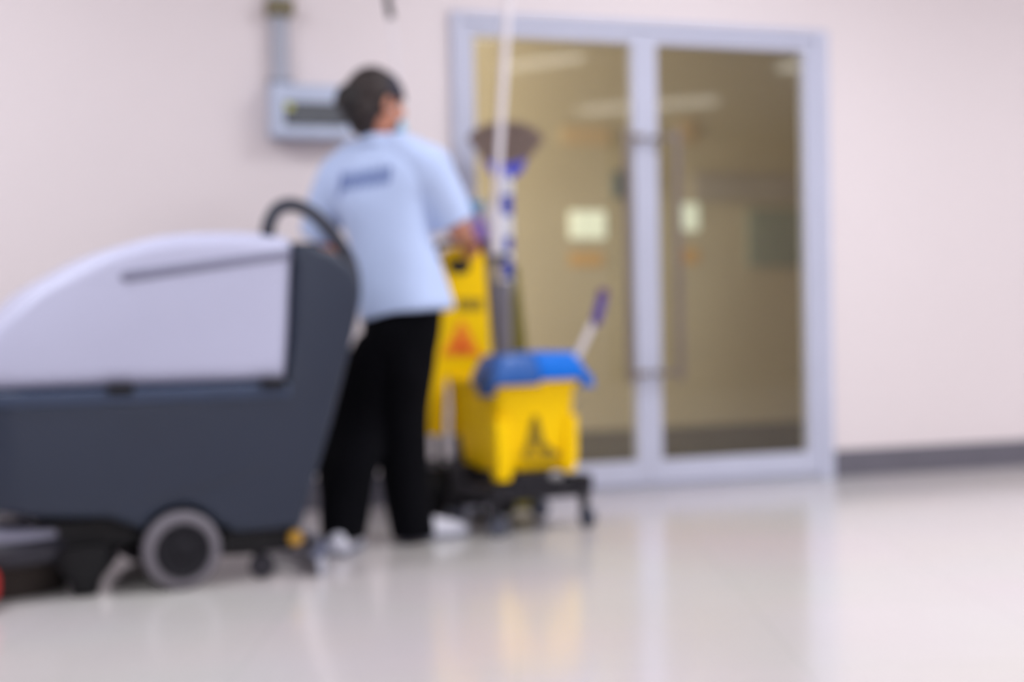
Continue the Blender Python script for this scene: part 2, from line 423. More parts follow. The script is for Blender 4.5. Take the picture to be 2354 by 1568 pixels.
# control panel behind the handle
bm = bmesh.new(); box(bm, (.375, .13, .955), (.47, .42, .985), Matrix.Rotation(.0, 4, 'Y')); obj('control_panel_top', bm, navy_m, scr, smooth=False, bevel=.008)
# wheels
for y0, hs in ((-.022, -1), (Wd-.023, 1)):
    bm = bmesh.new(); lathe(bm, [(.07, 0), (.098, 0), (.107, .006), (.11, .014), (.11, .036), (.105, .045), (.07, .045)], (0, y0, .111), Vector((0, 1, 0)), 40)
    wh = obj('wheel', bm, tyre_m, scr, ang=30)
    bm = bmesh.new(); lathe(bm, [(.0, -.012), (.02, -.012), (.028, -.005), (.06, -.004), (.074, -.009), (.078, -.002), (.078, .047), (.0, .047)], (0, y0, .111), Vector((0, 1, 0)), 32)
    obj('wheel_hub', bm, mat('hub_black', (17, 16, 24), .6, spec=.3), wh, ang=30)
bm = bmesh.new(); tube(bm, [(0, .04, .111), (0, Wd-.04, .111)], .015, 12); obj('axle', bm, black_m, scr)
# chassis
bm = bmesh.new(); box(bm, (-.38, .06, .13), (.345, Wd-.06, .215)); box(bm, (.12, .03, .078), (.34, Wd-.05, .15)); obj('chassis', bm, black_m, scr, smooth=False, bevel=.01)
# brush deck
bm = bmesh.new()
lathe(bm, [(.05, .105), (.27, .10), (.285, .112), (.285, .15), (.27, .165), (.05, .172)], (-.47, .29, 0), n=48); dk = obj('brush_deck', bm, navy_m, scr, ang=35)
bm = bmesh.new(); lathe(bm, [(.02, .168), (.205, .168), (.205, .188), (.19, .196), (.02, .2)], (-.44, .23, 0), n=40); obj('deck_ring', bm, mat('pale_ring', (128, 128, 146), .4), dk, ang=35)
bm = bmesh.new(); lathe(bm, [(.05, .0), (.19, .0), (.225, .10), (.05, .10)], (-.46, .29, 0), n=40); obj('scrub_brush', bm, mat('brush_brown', (52, 44, 40), .8, bump=.5, bscale=200), dk, ang=35)
bm = bmesh.new(); rings = [ell((-.255, .06, z), rx, ry, 0, 16) for z, rx, ry in ((.003, .035, .03), (.04, .045, .035), (.1, .095, .05), (.14, .07, .05))]
rings_to_mesh(bm, rings); obj('splash_skirt', bm, black_m, dk)
bm = bmesh.new(); tube(bm, [(-.32, .12, .19), (-.28, .15, .25)], .03, 10); obj('deck_arm', bm, black_m, dk)
bm = bmesh.new(); tube(bm, [(-.20, .08, .13), (-.10, .10, .16)], .025, 10); obj('deck_arm', bm, black_m, dk)
bm = bmesh.new(); lathe(bm, [(.0, -.04), (.03, -.04), (.038, -.02), (.038, .02), (.03, .04), (0, .04)], (-.525, -.035, .07), Vector((0, 0, 1)), 20); tube(bm, [(-.525, -.035, .07), (-.522, -.03, .12), (-.50, .03, .135)], .01, 8)
obj('bumper_roller', bm, mat('red_rubber', (178, 34, 34), .5), dk)
# rear caster
bm = bmesh.new(); box(bm, (.19, .04, .095), (.26, .10, .15)); tube(bm, [(.22, .07, .11), (.245, .055, .04)], .014, 8); cs = obj('caster_fork', bm, black_m, scr, smooth=False, bevel=.004)
bm = bmesh.new(); lathe(bm, [(.0, -.014), (.03, -.014), (.036, -.006), (.036, .006), (.03, .014), (0, .014)], (.245, .055, .0365), Vector((.25, 1, 0)), 24); obj('caster_wheel', bm, navy_m, cs)
# squeegee
bm = bmesh.new(); tube(bm, [(.10, .10, .10), (.22, .14, .085), (.33, .16, .09), (.40, .26, .085)], .028, 12, 5); box(bm, (.30, .1, .085), (.37, .42, .12))
sq = obj('squeegee_arm', bm, black_m, scr)
arc = [(.385, -.03), (.43, .05), (.455, .15), (.462, .26), (.455, .37), (.43, .47), (.385, .55)]
bm = bmesh.new(); tube(bm, [(x, y, .07) for x, y in arc], .017, 10, 4); obj('squeegee_bar', bm, mat('bar_slate', (96, 102, 124), .4), sq)
bm = bmesh.new(); P = catmull([Vector((x, y, 0)) for x, y in arc], 4)
rings_to_mesh(bm, [[p+Vector((.008, 0, .002)), p+Vector((.011, 0, .002)), p+Vector((.006, 0, .066)), p+Vector((-.002, 0, .066))] for p in P]); obj('squeegee_blade', bm, mat('clear_rubber', (196, 199, 214), .35, trans=.15), sq)
bm = bmesh.new(); lathe(bm, [(0, -.012), (.02, -.012), (.024, 0), (.02, .012), (0, .012)], (.335, .012, .115), Vector((0, 1, 0)), 16); obj('squeegee_knob', bm, mat('yellow_knob', (176, 134, 44), .5), sq)

# ------------------------------------------------------------------ the mop bucket on its trolley
BA = math.radians(29)
BO = Vector((-.058, 4.835, 0))
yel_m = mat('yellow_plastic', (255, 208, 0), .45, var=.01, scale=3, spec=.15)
dkbase_m = mat('trolley_black', (24, 23, 30), .45, spec=.35)
bk = thing('mop_bucket', 'yellow mop bucket with blue wringer on black wheeled base by door', 'mop bucket', BO, BA)
def rrect(x0, x1, y0, y1, z, r=.04, n=5):
    out = []
    for cx, cy, a0 in ((x1-r, y1-r, 0), (x0+r, y1-r, 90), (x0+r, y0+r, 180), (x1-r, y0+r, 270)):
        for k in range(n+1):
            a = math.radians(a0+90*k/n); out.append(Vector((cx+r*math.cos(a), cy+r*math.sin(a), z)))
    return out
bm = bmesh.new()
R_ = [rrect(.03, .30, .03, .30, .212), rrect(.02, .312, .02, .315, .225), rrect(.012, .318, .012, .33, .32), rrect(.002, .325, .002, .34, .47), rrect(-.004, .33, -.004, .345, .50), rrect(-.018, .345, -.018, .358, .512), rrect(-.018, .345, -.018, .358, .53),
      rrect(-.006, .333, -.006, .346, .532), rrect(.008, .32, .008, .33, .48), rrect(.02, .31, .02, .28, .30), rrect(.035, .295, .035, .265, .225)]
rings_to_mesh(bm, R_); bkt = obj('bucket', bm, yel_m, bk, ang=50)
# pour corner: lower lip at left front
bm = bmesh.new(); rings_to_mesh(bm, [rrect(.0, .05, -.012, .04, .19, .012), rrect(-.004, .06, -.014, .05, .26, .012), rrect(-.006, .05, -.008, .05, .40, .012)]); obj('corner_rib', bm, yel_m, bk)
bm = bmesh.new(); rings_to_mesh(bm, [rrect(.265, .312, -.006, .04, .205, .012), rrect(.27, .322, -.008, .05, .26, .012), rrect(.28, .326, -.004, .05, .40, .012)]); obj('corner_rib', bm, yel_m, bk)
# caution mark on the bucket front
bm = bmesh.new(); yf = .006
def seg2(bm, a, b, w_, y, tilt=.0):
    a = Vector(a); b = Vector(b); d = (b-a).normalized(); n_ = Vector((-d.y, d.x))*w_/2
    q = [a-n_, b-n_, b+n_, a+n_]
    ya = lambda p: y+(.32-p.y)*tilt
    lo = [bm.verts.new((p.x, ya(p)-.0045, p.y)) for p in q]; hi = [bm.verts.new((p.x, ya(p)+.004, p.y)) for p in q]
    bm.faces.new(lo[::-1]); bm.faces.new(hi)
    for i in range(4): bm.faces.new((lo[i], lo[(i+1) % 4], hi[(i+1) % 4], hi[i]))
for a, b, w_ in (((.155, .405), (.115, .265), .016), ((.155, .405), (.19, .29), .016), ((.115, .262), (.235, .255), .014), ((.145, .385), (.165, .33), .03), ((.15, .33), (.205, .28), .03), ((.20, .285), (.25, .262), .02), ((.14, .32), (.13, .28), .02)):
    seg2(bm, a, b, w_, .0095, .06)
obj('caution_mark', bm, mat('olive_print', (150, 124, 8), .5), bkt, smooth=False)
# blue wringer
blu_m = mat('blue_plastic', (0, 108, 210), .45, var=.04, spec=.25); blud_m = mat('deep_blue_plastic', (22, 84, 158), .4)
bm = bmesh.new()
rings_to_mesh(bm, [rrect(.155, .355, -.035, .22, .528, .03), rrect(.15, .358, -.04, .225, .545, .03), rrect(.145, .335, -.02, .21, .60, .03), rrect(.145, .325, -.01, .205, .622, .03), rrect(.155, .315, .005, .195, .62, .025), rrect(.165, .30, .02, .18, .56, .025)])
wr = obj('wringer', bm, blu_m, bk, ang=50)
bm = bmesh.new()
rings_to_mesh(bm, [rrect(-.035, .165, -.04, .14, .515, .03), rrect(-.028, .165, -.045, .145, .545, .03), rrect(.0, .16, -.02, .14, .60, .03), rrect(.02, .16, -.01, .135, .618, .03), rrect(.03, .15, .005, .125, .616, .025), rrect(.035, .145, .02, .11, .55, .025)])
obj('wringer_tray', bm, blud_m, wr, ang=50)
bm = bmesh.new(); rings_to_mesh(bm, [rrect(-.05, -.012, -.02, .05, .48, .012), rrect(-.05, .0, -.03, .06, .53, .012), rrect(-.035, .01, -.03, .07, .56, .012)]); obj('wringer_hook', bm, mat('hook_navy', (24, 62, 112), .45), wr)
bm = bmesh.new(); rings_to_mesh(bm, [rrect(.335, .372, -.045, -.01, .50, .01), rrect(.32, .36, -.045, .03, .545, .01)]); obj('wringer_hook', bm, blu_m, wr)
# wringer lever
Y0 = 4.98
A, B, D = at(1326, 822, Y0), at(1364, 742, Y0), at(1386, 668, Y0)
bm = bmesh.new(); tube(bm, [A, B], .0125, 12); lv = obj('lever_rod', bm, mat('white_metal', (214, 208, 210), .35), bk, world=True)
bm = bmesh.new(); tube(bm, [at(1362, 742, Y0), at(1371, 735, Y0), at(1388, 668, Y0)], [.014, .02, .019], 14, 4); obj('lever_grip', bm, mat('purple_grip', (84, 66, 140), .5), lv, world=True)
bm = bmesh.new(); ball(bm, at(1386, 676, Y0), (.02, .02, .022)); obj('grip_tip', bm, mat('plum_grip', (92, 52, 84), .5), lv, world=True)
# trolley base
bm = bmesh.new()
rings_to_mesh(bm, [rrect(-.02, .345, .0, .31, .115, .03), rrect(-.03, .355, -.01, .32, .13, .03), rrect(-.03, .355, -.01, .32, .165, .03), rrect(-.01, .34, .005, .31, .178, .03)])
for (x0, x1) in ((.06, .25),): box(bm, (x0, -.012, .17), (x1, .06, .212))
box(bm, (.02, .04, .17), (.31, .28, .215)); box(bm, (.30, -.02, .13), (.37, .05, .19)); box(bm, (-.03, -.015, .12), (.04, .05, .17))
box(bm, (-.03, .2, .15), (.02, .30, .23))
tb = obj('trolley_base', bm, dkbase_m, bk, smooth=False, bevel=.006)
bm = bmesh.new(); ball(bm, (.225, -.01, .196), (.03, .012, .016)); obj('drain_plug', bm, mat('plug_grey', (150, 148, 150), .4), bkt)
for (x, y, sw, ln) in ((-.02, -.015, .25, 0), (.345, .0, .1, .02), (-.02, .30, .2, 0), (.33, .31, .3, 0)):
    bm = bmesh.new(); tube(bm, [(x, y, .125), (x, y, .075), (x+.012, y, .04)], [.022, .016, .012], 10); fk = obj('caster_fork', bm, dkbase_m, bk)
    bm = bmesh.new(); ax = Vector((sw, 1, 0)) if ln == 0 else Vector((1, .25, 0))
    lathe(bm, [(0, -.014), (.03, -.014), (.037, -.007), (.037, .007), (.03, .014), (0, .014)], (x+.012, y, .0375), ax, 24); obj('caster_wheel', bm, mat('caster_grey', (74, 78, 92), .45), fk)

# ------------------------------------------------------------------ janitor cart behind the bucket
CO = Vector((-.25, 5.25, 0)); CA = math.radians(22)
ct = thing('janitor_cart', 'black janitor cart with tray and posts standing behind the yellow mop bucket', 'cart', CO, CA)
bm = bmesh.new()
rings_to_mesh(bm, [rrect(-.10, .27, -.03, .30, .05, .04), rrect(-.12, .29, -.05, .32, .075, .04), rrect(-.12, .29, -.05, .32, .17, .04), rrect(-.10, .27, -.03, .30, .20, .04)])
obj('base', bm, black_m, ct)
bm = bmesh.new(); rings_to_mesh(bm, [rrect(-.02, .25, .02, .18, .957, .03), rrect(-.04, .27, .0, .20, .967, .03), rrect(-.04, .27, .0, .20, .985, .03), rrect(-.03, .26, .01, .19, .985, .03), rrect(-.03, .26, .01, .19, .972, .03)])
obj('top_tray', bm, black_m, ct)
for (x, y) in ((.155, .02), (-.02, .02), (.23, .18), (-.02, .18)):
    bm = bmesh.new(); tube(bm, [(x, y, .19), (x, y, .96)], .012, 12); obj('post', bm, black_m, ct)
bm = bmesh.new(); tube(bm, [(-.03, .02, .96), (-.04, -.06, 1.01), (-.01, -.085, 1.02), (.12, -.085, 1.02), (.15, -.06, 1.01), (.15, .02, .97)], .011, 12, 5); obj('push_handle', bm, black_m, ct)
bm = bmesh.new(); rings_to_mesh(bm, [rrect(.075, .145, .06, .15, .20, .02), rrect(.07, .15, .05, .16, .36, .02), rrect(.075, .145, .055, .155, .36, .02), rrect(.085, .135, .07, .14, .22, .02)]); obj('side_bin', bm, mat('bin_navy', (36, 42, 64), .5), ct)
for (x, y) in ((-.06, .0), (.22, .0), (-.06, .26), (.22, .26)):
    bm = bmesh.new(); tube(bm, [(x, y, .08), (x+.01, y, .05)], .014, 10); lathe(bm, [(0, -.018), (.035, -.018), (.042, 0), (.035, .018), (0, .018)], (x+.01, y, .0425), Vector((.3, 1, 0)), 22); obj('caster', bm, black_m, ct)
# grey tube holder with dark edge
bm = bmesh.new(); x, y = .232, -.005
rings_to_mesh(bm, [rrect(x-.036, x+.03, y-.03, y+.03, z, .02) for z in (.2, .21, .87, .88)]); obj('tool_sleeve', bm, mat('sleeve_grey', (112, 108, 116), .45), ct)

# caution sign hanging on the cart front
SY = 5.18
def sy(px): return (px-1060)*.0006
sgn = thing('wet_floor_sign', 'yellow plastic caution floor sign hanging between the person and the bucket', 'caution sign', at(1062, 1000, SY), 0)
def signpoly(y_, x_off=0, shrink=0):
    pts = [(1018, 586), (1030, 572), (1060, 568), (1098, 571), (1112, 584), (1119, 660), (1126, 760), (1130, 860), (1133, 1000), (1042, 1000), (1040, 930), (1037, 880), (1031, 860), (1026, 880), (1022, 1000), (984, 1000), (990, 880), (1000, 760), (1010, 660)]
    return [at(px+x_off, py, y_+sy(px)) for px, py in pts]
def slab(bm, P, d):
    a = [bm.verts.new(p) for p in P]; b = [bm.verts.new(p+d) for p in P]; bm.faces.new(a); bm.faces.new(b[::-1]); n = len(P)
    for i in range(n): bm.faces.new((a[i], b[i], b[(i+1) % n], a[(i+1) % n]))
bm = bmesh.new(); slab(bm, signpoly(SY), Vector((0, .010, 0))); obj('front_panel', bm, yel_m, sgn, world=True, smooth=False, bevel=.003)
bm = bmesh.new(); slab(bm, [p+Vector((-.004, 0, 0)) for p in signpoly(SY+.025)], Vector((0, .010, 0))); obj('rear_panel', bm, mat('yellow_plastic_dark', (206, 168, 10), .45), sgn, world=True, smooth=False, bevel=.003)  # rear panel in a darker yellow
def smark(pts, name, mt, y_=SY-.001, th=.003):
    bm = bmesh.new(); slab(bm, [at(px, py, y_-th+sy(px)) for px, py in pts], Vector((0, th, 0))); return obj(name, bm, mt, sgn, world=True, smooth=False)
smark([(1030, 603), (1038, 596), (1076, 596), (1084, 604), (1078, 622), (1064, 630), (1048, 630), (1034, 620)], 'handle_slot', black_m)
bm = bmesh.new()
x = 1052
for wd in (8, 5, 9, 7, 8, 6):
    slab(bm, [at(px, py, SY-.003+sy(px)) for px, py in ((x, 686), (x+wd, 686), (x+wd, 714), (x, 714))], Vector((0, .003, 0))); x += wd+3
obj('lettering', bm, mat('olive_lettering', (132, 112, 6), .5), sgn, world=True, smooth=False)
smark([(1058, 738), (1066, 738), (1106, 818), (1016, 818)], 'warning_triangle', mat('orange_print', (246, 140, 0), .5))
smark([(1054, 778), (1064, 776), (1074, 794), (1084, 808), (1040, 808), (1046, 794)], 'slipping_figure', mat('red_orange_print', (232, 92, 0), .5), SY-.003)
# folded yellow sign behind the sleeve, its shade painted as olive
bm = bmesh.new(); slab(bm, [Vector((q.x, q.y, max(q.z, 0))) for q in [at(px, py, 5.5) for px, py in ((1180, 610), (1190, 612), (1215, 830), (1236, 1190), (1156, 1190), (1165, 830))]], Vector((0, .02, 0)))
o = obj('folded_sign', bm, mat('shaded_yellow', (118, 108, 34), .5), None, smooth=False, bevel=.003)
tag(o, 'folded yellow floor sign, shade painted in olive, standing upright behind the grey tool sleeve', 'floor sign')

# broom, poles, bottles on the cart
stripe_w = mat('white_wrap', (214, 216, 226), .4); stripe_b = mat('blue_wrap', (34, 68, 176), .4)
BY = 5.63
ybz = lambda y_: y_
broom = thing('broom', 'upturned broom with brown bristle fan and blue-striped handle on the cart', 'broom', (at(1160, 1050, BY).x, BY, .2), 0)
bm = bmesh.new()
P = [at(1162, y_, BY) for y_ in (400, 420, 450, 500, 535, 585, 640, 1040)]
V_, fs = tube(bm, P, .0155, 14)
for k, f in enumerate(fs): f.material_index = [0, 0, 1, 0, 1, 0, 0][min(k//14, 6)]
# blue bands: 450-500, 545-585, 600-640
bm.free(); bm = bmesh.new()
ys = [400, 448, 496, 545, 578, 596, 640, 1047]; mi = [0, 1, 0, 1, 0, 1, 0]
V_, fs = tube(bm, [at(1165, y_, BY) for y_ in ys], [.023]*6+[.022, .012], 14)
for k, f in enumerate(fs): f.material_index = mi[k//14]
obj('broom_handle', bm, [stripe_w, stripe_b], broom, world=True)
bm = bmesh.new(); slab(bm, [at(px, py, BY-.02) for px, py in ((1113, 366), (1140, 374), (1180, 374), (1210, 362), (1202, 392), (1176, 412), (1146, 412), (1126, 396))], Vector((0, .045, 0)))
obj('broom_head', bm, mat('violet_blue_plastic', (66, 72, 188), .4), broom, world=True, smooth=False, bevel=.006)
# bristles: a fan of tapered tufts
bris_m = mat('brown_bristle', (130, 112, 104), .85, var=.2, scale=60, bump=.6, bscale=300)
bm = bmesh.new()
top = [(1078, 318), (1092, 298), (1120, 287), (1150, 282), (1178, 281), (1206, 286), (1232, 300), (1246, 318)]
for row in range(3):
    for k in range(26):
        t = (k+.5*(row % 2))/25.5
        i = min(int(t*7), 6); fx = t*7-i; tx = top[i][0]+(top[i+1][0]-top[i][0])*fx; ty = top[i][1]+(top[i+1][1]-top[i][1])*fx
        a = at(1116+t*92, 372, BY-.012+.014*row); b = at(tx+random.uniform(-2, 2), ty+random.uniform(-3, 3), BY-.024+.026*row)
        tube(bm, [a, (a+b)/2, b], [.004, .0058, .0066], 6)
obj('bristles', bm, bris_m, broom, world=True)

pole_m = mat('pale_pole', (232, 226, 230), .35, var=.02)
def pole(label, a, b, r, grip=None, name='mop_pole', low=False):
    root = thing(name, label, 'mop pole', b, 0)
    bm = bmesh.new(); tube(bm, [a, b], r, 12); obj('pole', bm, pole_m, root, world=True)
    if low:
        bm = bmesh.new(); tube(bm, [b, b+(a-b)*.44], .0155, 12); obj('lower_sleeve', bm, mat('sleeve_grey', (112, 108, 116), .45), root, world=True)
    if grip:
        bm = bmesh.new(); tube(bm, grip, .0135, 12); obj('hand_grip', bm, cable_m, root, world=True)
    return root
pole('tall pale mop pole leaning in the cart in front of the broom', at(1172, -60, 5.06), at(1105, 1058, 5.40), .0135, low=True)
pA, pB = at(886, -40, 5.3), at(1010, 900, 5.36)
d = (pB-pA)
pole('thin pale mop pole with black grip rising behind the head of the person', at(898, 40, 5.3), at(1021, 1066, 5.36), .0075, [at(885, -60, 5.3), at(891, 0, 5.3), at(899, 42, 5.3)])

TZ = .972
def ctp(x, y, z): return ROOTM[ct.name] @ Vector((x, y, z))
bt = thing('spray_bottle', 'purple spray bottle with teal trigger standing on the cart tray', 'spray bottle', (at(1100, 575, 5.36).x, 5.36, TZ), .3)
bm = bmesh.new(); lathe(bm, [(.0, .001), (.032, .001), (.034, .01), (.033, .09), (.024, .13), (.012, .155), (.012, .17), (0, .17)], (0, 0, 0), n=24); bo = obj('bottle', bm, mat('purple_liquid', (120, 84, 160), .3), bt)
bm = bmesh.new(); lathe(bm, [(.0345, .012), (.035, .014), (.035, .05), (.0345, .052)], (0, 0, 0), n=24); obj('bottle_label', bm, mat('magenta_label', (176, 70, 130), .5), bo)
bm = bmesh.new(); lathe(bm, [(.0, .165), (.016, .165), (.016, .19), (0, .19)], (0, 0, 0), n=16); box(bm, (-.045, -.012, .188), (.022, .012, .215)); box(bm, (-.034, -.005, .155), (-.024, .005, .19)); obj('spray_trigger', bm, mat('teal_trigger', (70, 128, 170), .4), bt, smooth=False, bevel=.003)
jb = thing('plastic_bottle', 'white translucent bottle on the cart tray beside the purple spray bottle', 'bottle', (at(1136, 575, 5.41).x, 5.41, TZ), 0)
bm = bmesh.new(); lathe(bm, [(0, .001), (.036, .001), (.038, .01), (.038, .15), (.028, .185), (.015, .20), (0, .20)], (0, 0, 0), n=24); obj('bottle', bm, mat('milky_plastic', (204, 202, 208), .35), jb)
bm = bmesh.new(); lathe(bm, [(0, .198), (.017, .198), (.017, .225), (0, .225)], (0, 0, 0), n=18); obj('cap', bm, mat('grey_cap', (170, 178, 180), .4), jb)

# ------------------------------------------------------------------ the person
PY = 4.78
per = thing('person', 'person in pale blue work shirt and black trousers walking away, pushing the cart', 'person', at(900, 1262, PY)*1.0, 0)
per.location.z = 0; ROOTM[per.name] = Matrix.Translation((per.location.x, per.location.y, 0))
skin_m = mat('skin', (196, 134, 108), .5, var=.04, sub=.1)
shirt_m = mat('pale_blue_cloth', (186, 203, 238), .8, var=.02, scale=5, bump=.15, bscale=350)
pant_m = mat('black_cloth', (6, 6, 11), .95, var=.1, bump=.1, bscale=300, spec=.12)
hair_m = mat('dark_brown_hair', (36, 24, 22), .6, var=.25, scale=30, bump=.4, bscale=160)
shoe_m = mat('white_shoe', (208, 208, 220), .5); sole_m = mat('grey_sole', (120, 122, 138), .6)
YAW = -math.radians(24)       # chest turned a little to the right of straight away
def p_(x, y, Y=PY): return at(x, y, Y)
# head frame
HA = math.radians(55)
HF = Vector((math.sin(HA), math.cos(HA), 0)); HR = Vector((math.cos(HA), -math.sin(HA), 0)); HU = Vector((0, 0, 1))
tl = Matrix.Rotation(math.radians(-5), 3, HR)
HF = tl @ HF; HU = tl @ HU
HC = p_(866, 236)
HM = Matrix((HR, HF, HU)).transposed()
def h(x, y, z): return HC + HM @ Vector((x, y, z))

def fingers(bm, palm, fw, side, nrm, curl, s=1.0, thumb=1):
    """palm centre, direction of the fingers, direction to the thumb side, palm normal"""
    fw = fw.normalized(); side = side.normalized(); nrm = nrm.normalized()
    M = Matrix((side, fw, nrm)).transposed()
    ball(bm, palm, (.04*s, .046*s, .015*s), M)
    ball(bm, palm-fw*.03*s, (.03*s, .03*s, .016*s), M)
    for k, (off, ln) in enumerate(((.028, .072), (.010, .080), (-.009, .074), (-.027, .058))):
        a = palm+side*off*s+fw*.036*s; pts = [a]; ang = 0; q = a
        for seg, fr in enumerate((.42, .33, .25)):
            ang += curl*(.9+.1*k); dv = fw*math.cos(ang)+nrm*math.sin(ang); q = q+dv*ln*fr*s; pts.append(q)
        limb(bm, pts, [.0088*s, .0084*s, .0078*s, .0068*s], 3, 10)
    a = palm+side*.03*s-fw*.018*s
    b = a+(side*.8+fw*.55+nrm*.35).normalized()*.034*s; c = b+(side*.25+fw*.7+nrm*.7).normalized()*.03*s
    limb(bm, [a, b, c], [.012*s, .0098*s, .008*s], 3, 10)

# joints
shR, elR = p_(1003, 400, 4.73), p_(1052, 522, 4.80)
hdR = p_(1076, 552, 5.12)
shL, elL = p_(764, 412, 4.86), p_(729, 528, 4.90)
hdL = p_(752, 566, 5.03)
hipc = p_(928, 770)
hpR, hpL = p_(944, 800, 4.77), p_(890, 790, 4.82)
anR = p_(953, 1195, 4.76); anL = p_(792, 1206, 4.60)
knR = p_(938, 1000, 4.78); knL = p_(830, 1000, 4.79)

bm = bmesh.new()
# torso under the clothes, neck, head
rings_to_mesh(bm, lerp_rings([(*p_(918, 800), .115, .085, YAW), (*p_(914, 700), .12, .09, YAW), (*p_(895, 600), .115, .085, YAW), (*p_(880, 480), .14, .095, YAW), (*p_(872, 400), .16, .09, YAW), (*p_(868, 360, 4.80), .08, .05, YAW), (*p_(866, 335, 4.80), .05, .04, YAW)]))
limb(bm, [p_(872, 356, 4.815), p_(868, 312, 4.79), h(0, -.01, -.04)], [.045, .048, .055])
ball(bm, h(0, -.008, .02), (.074, .092, .092), HM, 24, 16); ball(bm, h(0, .02, -.035), (.062, .072, .075), HM, 20, 14); ball(bm, h(0, .055, -.08), (.032, .03, .03), HM)
ball(bm, h(0, .094, -.028), (.012, .016, .02), HM); limb(bm, [h(0, .085, .012), h(0, .103, -.025)], [.007, .011], 3)
ball(bm, h(0, .088, -.062), (.022, .009, .006), HM); ball(bm, h(0, .087, -.071), (.02, .009, .006), HM)
for s in (-1, 1):
    ball(bm, h(s*.076, -.004, -.012), (.008, .017, .03), HM); ball(bm, h(s*.028, .08, .022), (.02, .01, .008), HM); ball(bm, h(s*.045, .062, -.03), (.022, .022, .022), HM)
# arms
limb(bm, [shR, (shR+elR)/2, elR], [.052, .046, .041]); limb(bm, [elR, elR*.45+hdR*.55+Vector((0, 0, -.005)), hdR-(hdR-elR).normalized()*.055], [.041, .038, .026])
limb(bm, [shL, (shL+elL)/2, elL], [.052, .046, .041]); limb(bm, [elL, (elL+hdL)/2, hdL-(hdL-elL).normalized()*.055], [.041, .036, .026])
fwR = (hdR-elR).normalized(); fingers(bm, hdR, fwR, Vector((-.9, .2, .1)), Vector((0, .1, -1)), .75)
fwL = Vector((.15, .55, -.8)).normalized(); fingers(bm, hdL, fwL, Vector((.5, .7, .3)), Vector((.8, -.4, .1)), .35)
limb(bm, [hdL-(hdL-elL).normalized()*.055, hdL-fwL*.03], [.027, .026])
# legs
for hp, kn, an, ft in ((hpR, knR, anR, p_(957, 1220, 4.76)), (hpL, knL, anL, p_(795, 1234, 4.57))):
    limb(bm, [hp, (hp+kn)/2, kn, (kn+an)/2+Vector((0, .005, 0)), an], [.066, .056, .046, .042, .033]); limb(bm, [an, ft], [.034, .030])
body_bm = bake_remesh(bm, .0055, 5)
pb = obj('body', body_bm, skin_m, per, world=True, ang=180)
for s in (-1, 1):
    bm = bmesh.new(); ball(bm, h(s*.029, .0785, .006), .0125); obj('eye', bm, mat('eye_white', (230, 228, 226), .2), per, world=True)

# trousers
bm = bmesh.new()
rings_to_mesh(bm, lerp_rings([(*p_(919, 850), .128, .085, YAW), (*p_(923, 770), .140, .110, YAW), (*p_(925, 700), .138, .105, YAW), (*p_(920, 675), .13, .095, YAW)]))
def leg(bm, keys): rings_to_mesh(bm, lerp_rings([(*p_(x, y, Y), rx, ry, YAW) for x, y, Y, rx, ry in keys]))
leg(bm, [(953, 775, 4.77, .080, .105), (944, 850, 4.77, .084, .10), (930, 950, 4.78, .083, .088), (930, 1060, 4.78, .086, .082), (938, 1150, 4.76, .080, .080), (950, 1234, 4.75, .070, .080)])
leg(bm, [(882, 770, 4.81, .088, .10), (854, 850, 4.80, .108, .10), (824, 950, 4.79, .116, .092), (802, 1060, 4.71, .112, .088), (796, 1150, 4.64, .090, .080), (791, 1238, 4.57, .064, .074)])
tr = bake_remesh(bm, .007, 5, .010, .11)
obj('trousers', tr, pant_m, per, world=True, ang=180)
# shirt
bm = bmesh.new()
rings_to_mesh(bm, lerp_rings([(*p_(938, 722), .158, .135, YAW), (*p_(930, 690), .155, .132, YAW), (*p_(913, 620), .152, .125, YAW), (*p_(893, 540), .150, .120, YAW), (*p_(878, 470), .165, .120, YAW), (*p_(876, 420), .180, .112, YAW), (*p_(873, 380), .165, .098, YAW), (*p_(868, 348), .105, .075, YAW), (*p_(866, 326), .062, .058, YAW)], n=5, n_=0) if False else
    [ell(p, a.x, a.y, a.z, 32, tilt=tt) for p, a, tt in zip(
        catmull([p_(936, 722), p_(930, 690), p_(913, 620), p_(893, 540), p_(878, 470), p_(876, 420), p_(873, 380), p_(868, 348), p_(866, 322)], 5),
        catmull([Vector(v) for v in ((.160, .135, YAW), (.157, .132, YAW), (.152, .125, YAW), (.150, .120, YAW), (.165, .120, YAW), (.178, .112, YAW), (.160, .098, YAW), (.105, .075, YAW), (.062, .056, YAW))], 5),
        [max(0, .14-.01*i) for i in range(60)])])
def sleeve(bm, a, e, r0, r1):
    P = [a, a*.5+e*.5, e]; tube(bm, P, [r0, (r0+r1)/2, r1], 18, 4); ball(bm, a, r0*.98)
sleeve(bm, p_(985, 395, 4.735), p_(1044, 514, 4.785), .078, .072)
sleeve(bm, p_(783, 412, 4.86), p_(731, 546, 4.925), .078, .066)
limb(bm, [p_(820, 368, 4.84), p_(783, 405, 4.86)], [.07, .074]); limb(bm, [p_(915, 352, 4.76), p_(985, 386, 4.735)], [.07, .078])
st = bake_remesh(bm, .006, 6, .012, .13)
shirt = obj('shirt', st, shirt_m, per, world=True, ang=180)
# collar
bm = bmesh.new(); rings_to_mesh(bm, [ell(p_(866, 334), .072, .068, YAW), ell(p_(866, 318), .064, .062, YAW), ell(p_(867, 312), .062, .060, YAW), ell(p_(867, 312), .057, .055, YAW), ell(p_(866, 334), .060, .056, YAW)], cap=False); obj('collar', bm, shirt_m, per, world=True)
